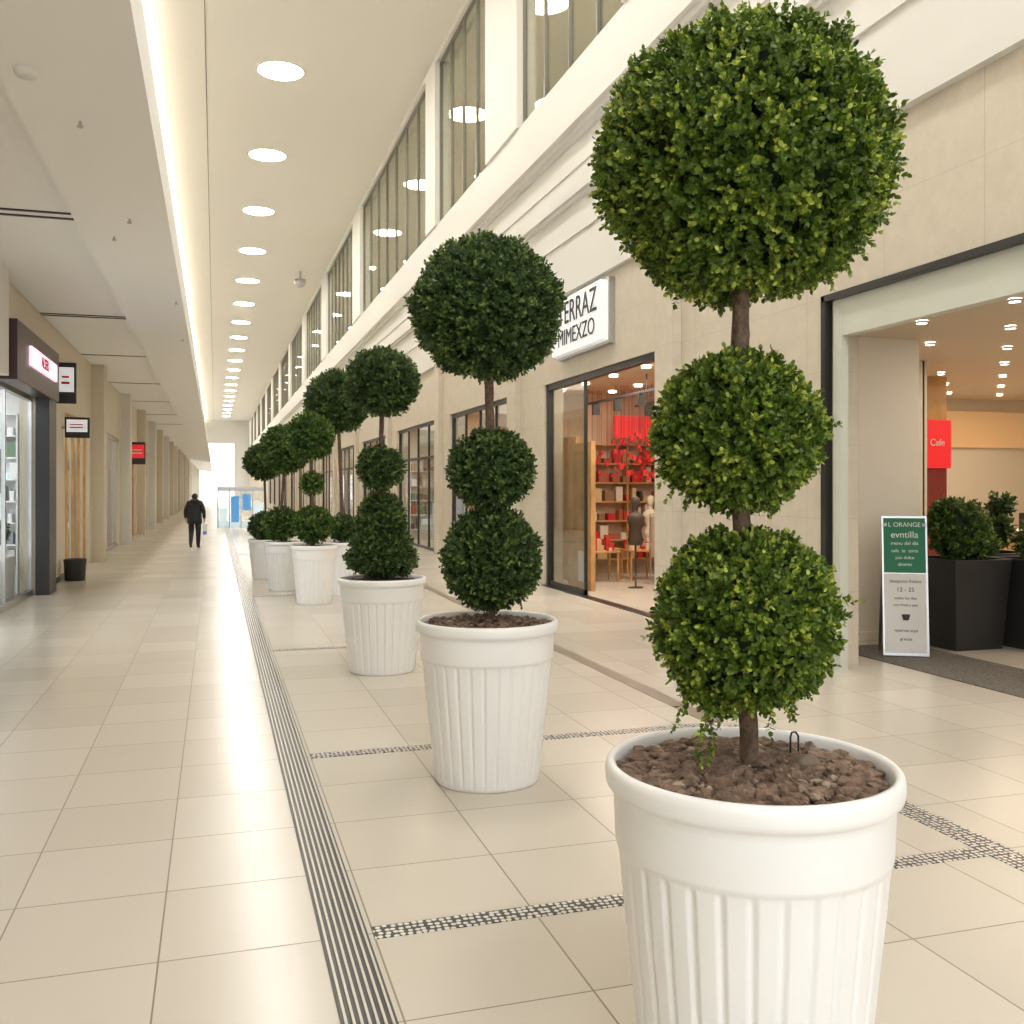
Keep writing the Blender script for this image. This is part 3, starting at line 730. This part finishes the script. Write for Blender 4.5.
# ------------------------------------------------------------------ people
def person(name, loc, rotz, height, coat, pants, bag=True, mirror=1):
    e = empty(name, loc); e.rotation_euler = (0, 0, rotz); s = height/1.72; e.scale = (s, s, s)
    V = []; R = []; E = []
    def add(p, r, par=None):
        V.append((p[0]*mirror, p[1], p[2])); R.append(r if isinstance(r, tuple) else (r, r))
        if par is not None: E.append((par, len(V)-1))
        return len(V)-1
    pel = add((0, 0, .96), (.165, .13)); sp = add((0, .0, 1.14), (.18, .14), pel); ch = add((0, -.01, 1.33), (.20, .145), sp)
    nb = add((0, 0, 1.46), (.10, .09), ch); nk = add((0, .015, 1.52), .060, nb)
    h1 = add((0, .03, 1.585), (.080, .092), nk); h2 = add((0, .02, 1.66), (.082, .095), h1); add((0, .01, 1.705), (.05, .06), h2)
    add((0, .135, 1.60), .012, h1)
    for sd in (1, -1):
        add((sd*.092, .01, 1.61), .014, h1)
        sh = add((sd*.18, 0, 1.40), .095, ch)
        if sd > 0: el = (sd*.275, -.06, 1.15); wr = (sd*.285, .04, .93); pm = (sd*.285, .06, .86)
        else: el = (sd*.27, -.02, 1.14); wr = (sd*.28, .12, .94); pm = (sd*.28, .16, .88)
        el_ = add(el, .068, sh); wr_ = add(wr, .05, el_); w2 = add((wr[0], wr[1]+.008, wr[2]-.025), .026, wr_); pm_ = add(pm, (.02, .036), w2)
        for fi, (dy, ln) in enumerate(((-.028, .055), (-.009, .07), (.010, .066), (.028, .05))):
            f1 = add((pm[0], pm[1]+dy, pm[2]-.035), .0095, pm_)
            f2 = add((pm[0]-sd*.006, pm[1]+dy+.004, pm[2]-.035-ln*.55), .0088, f1)
            add((pm[0]-sd*.022, pm[1]+dy+.006, pm[2]-.035-ln*.95), .008, f2)
        t1_ = add((pm[0]-sd*.012, pm[1]+.045, pm[2]+.01), .0105, w2); add((pm[0]-sd*.02, pm[1]+.06, pm[2]-.03), .0095, t1_)
        hp = add((sd*.095, 0, .88), .115, pel)
        if sd > 0: kn, an, he, to = (sd*.10, .10, .50), (sd*.10, .05, .10), (sd*.10, .03, .05), (sd*.115, .22, .035)
        else: kn, an, he, to = (sd*.10, .02, .50), (sd*.095, -.27, .17), (sd*.095, -.27, .13), (sd*.10, -.13, .035)
        k = add(kn, .085, hp); a = add(an, .06, k); b = add(he, .048, a); add(to, .042, b)
    me = bpy.data.meshes.new('body_base'); me.from_pydata(V, E, [])
    ob = bpy.data.objects.new('body_tmp', me); COL.objects.link(ob)
    ob.modifiers.new('skin', 'SKIN')
    sl = me.skin_vertices[0].data
    for i, r in enumerate(R): sl[i].radius = r; sl[i].use_root = (i == 0)
    sb_ = ob.modifiers.new('sub', 'SUBSURF'); sb_.levels = 2; sb_.render_levels = 2
    bpy.context.view_layer.update()
    dg = bpy.context.evaluated_depsgraph_get()
    nm = bpy.data.meshes.new_from_object(ob.evaluated_get(dg)); nm.name = 'body'
    bpy.data.objects.remove(ob)
    nm.materials.clear()
    for m in (coat, pants, M['ink'], SKIN, HAIR): nm.materials.append(m)
    for p in nm.polygons:
        c = p.center
        if c.z > 1.50: mi = 4 if (c.y < .07 or c.z > 1.68) else 3
        elif c.z < .12 or (c.y < -.12 and c.z < .2): mi = 2
        elif abs(c.x) > .2 and c.z < .935: mi = 3
        elif c.z < .9: mi = 1
        else: mi = 0
        p.material_index = mi; p.use_smooth = True
    link(bpy.data.objects.new('body', nm), e)
    def rf(i, z, r, a): return r*(1+.05*math.cos(a*5+z*9))*(1.0 if abs(math.cos(a)) > .7 else .9)
    lathe('coat_hem', [(.76, .20), (.76, .225), (.9, .22), (1.05, .215), (1.2, .21), (1.3, .19)], coat, 32, e, radf=rf)
    o = lathe('hood', [(1.40, .06), (1.41, .12), (1.45, .15), (1.50, .13), (1.53, .08), (1.54, .0)], coat, 24, e); o.location = (0, -.04, 0)
    if bag:
        x = .30*mirror
        boxes('shopping_bag', [(x-.05, x+.05, -.09, .21, .42, .74, 0), (x-.052, x+.052, -.092, .212, .42, .52, 1), (x-.04, x-.03, .0, .015, .74, .84, 1), (x-.04, x-.03, .105, .12, .74, .84, 1), (x-.04, x-.03, .0, .12, .825, .84, 1)], [M['paper'], nmat('bag_blue', (.1, .25, .6), .5)], e, .004)
    return e
SKIN = nmat('skin', (.5, .3, .22), .5); HAIR = nmat('hair', (.02, .015, .012), .6)
person('walking_man', (-.65, 34.1, 0), math.radians(-4), 1.84, nmat('black_coat', (.015, .016, .02), .7), nmat('dark_trousers', (.02, .022, .035), .8))

# ------------------------------------------------------------------ world, camera
w = bpy.data.worlds.new('World'); scene.world = w; w.use_nodes = True
bg = w.node_tree.nodes['Background']; bg.inputs[0].default_value = (.95, .975, 1, 1); bg.inputs[1].default_value = 2.8

cam = bpy.data.cameras.new('camera'); co = bpy.data.objects.new('camera', cam); COL.objects.link(co)
cam.sensor_width = 36; cam.lens = 973/1024*36; cam.shift_y = -24/1024; cam.clip_end = 500; cam.clip_start = .05
co.location = (0, 0, 2.0); co.rotation_euler = (math.radians(90), 0, math.radians(-16.97))
scene.camera = co
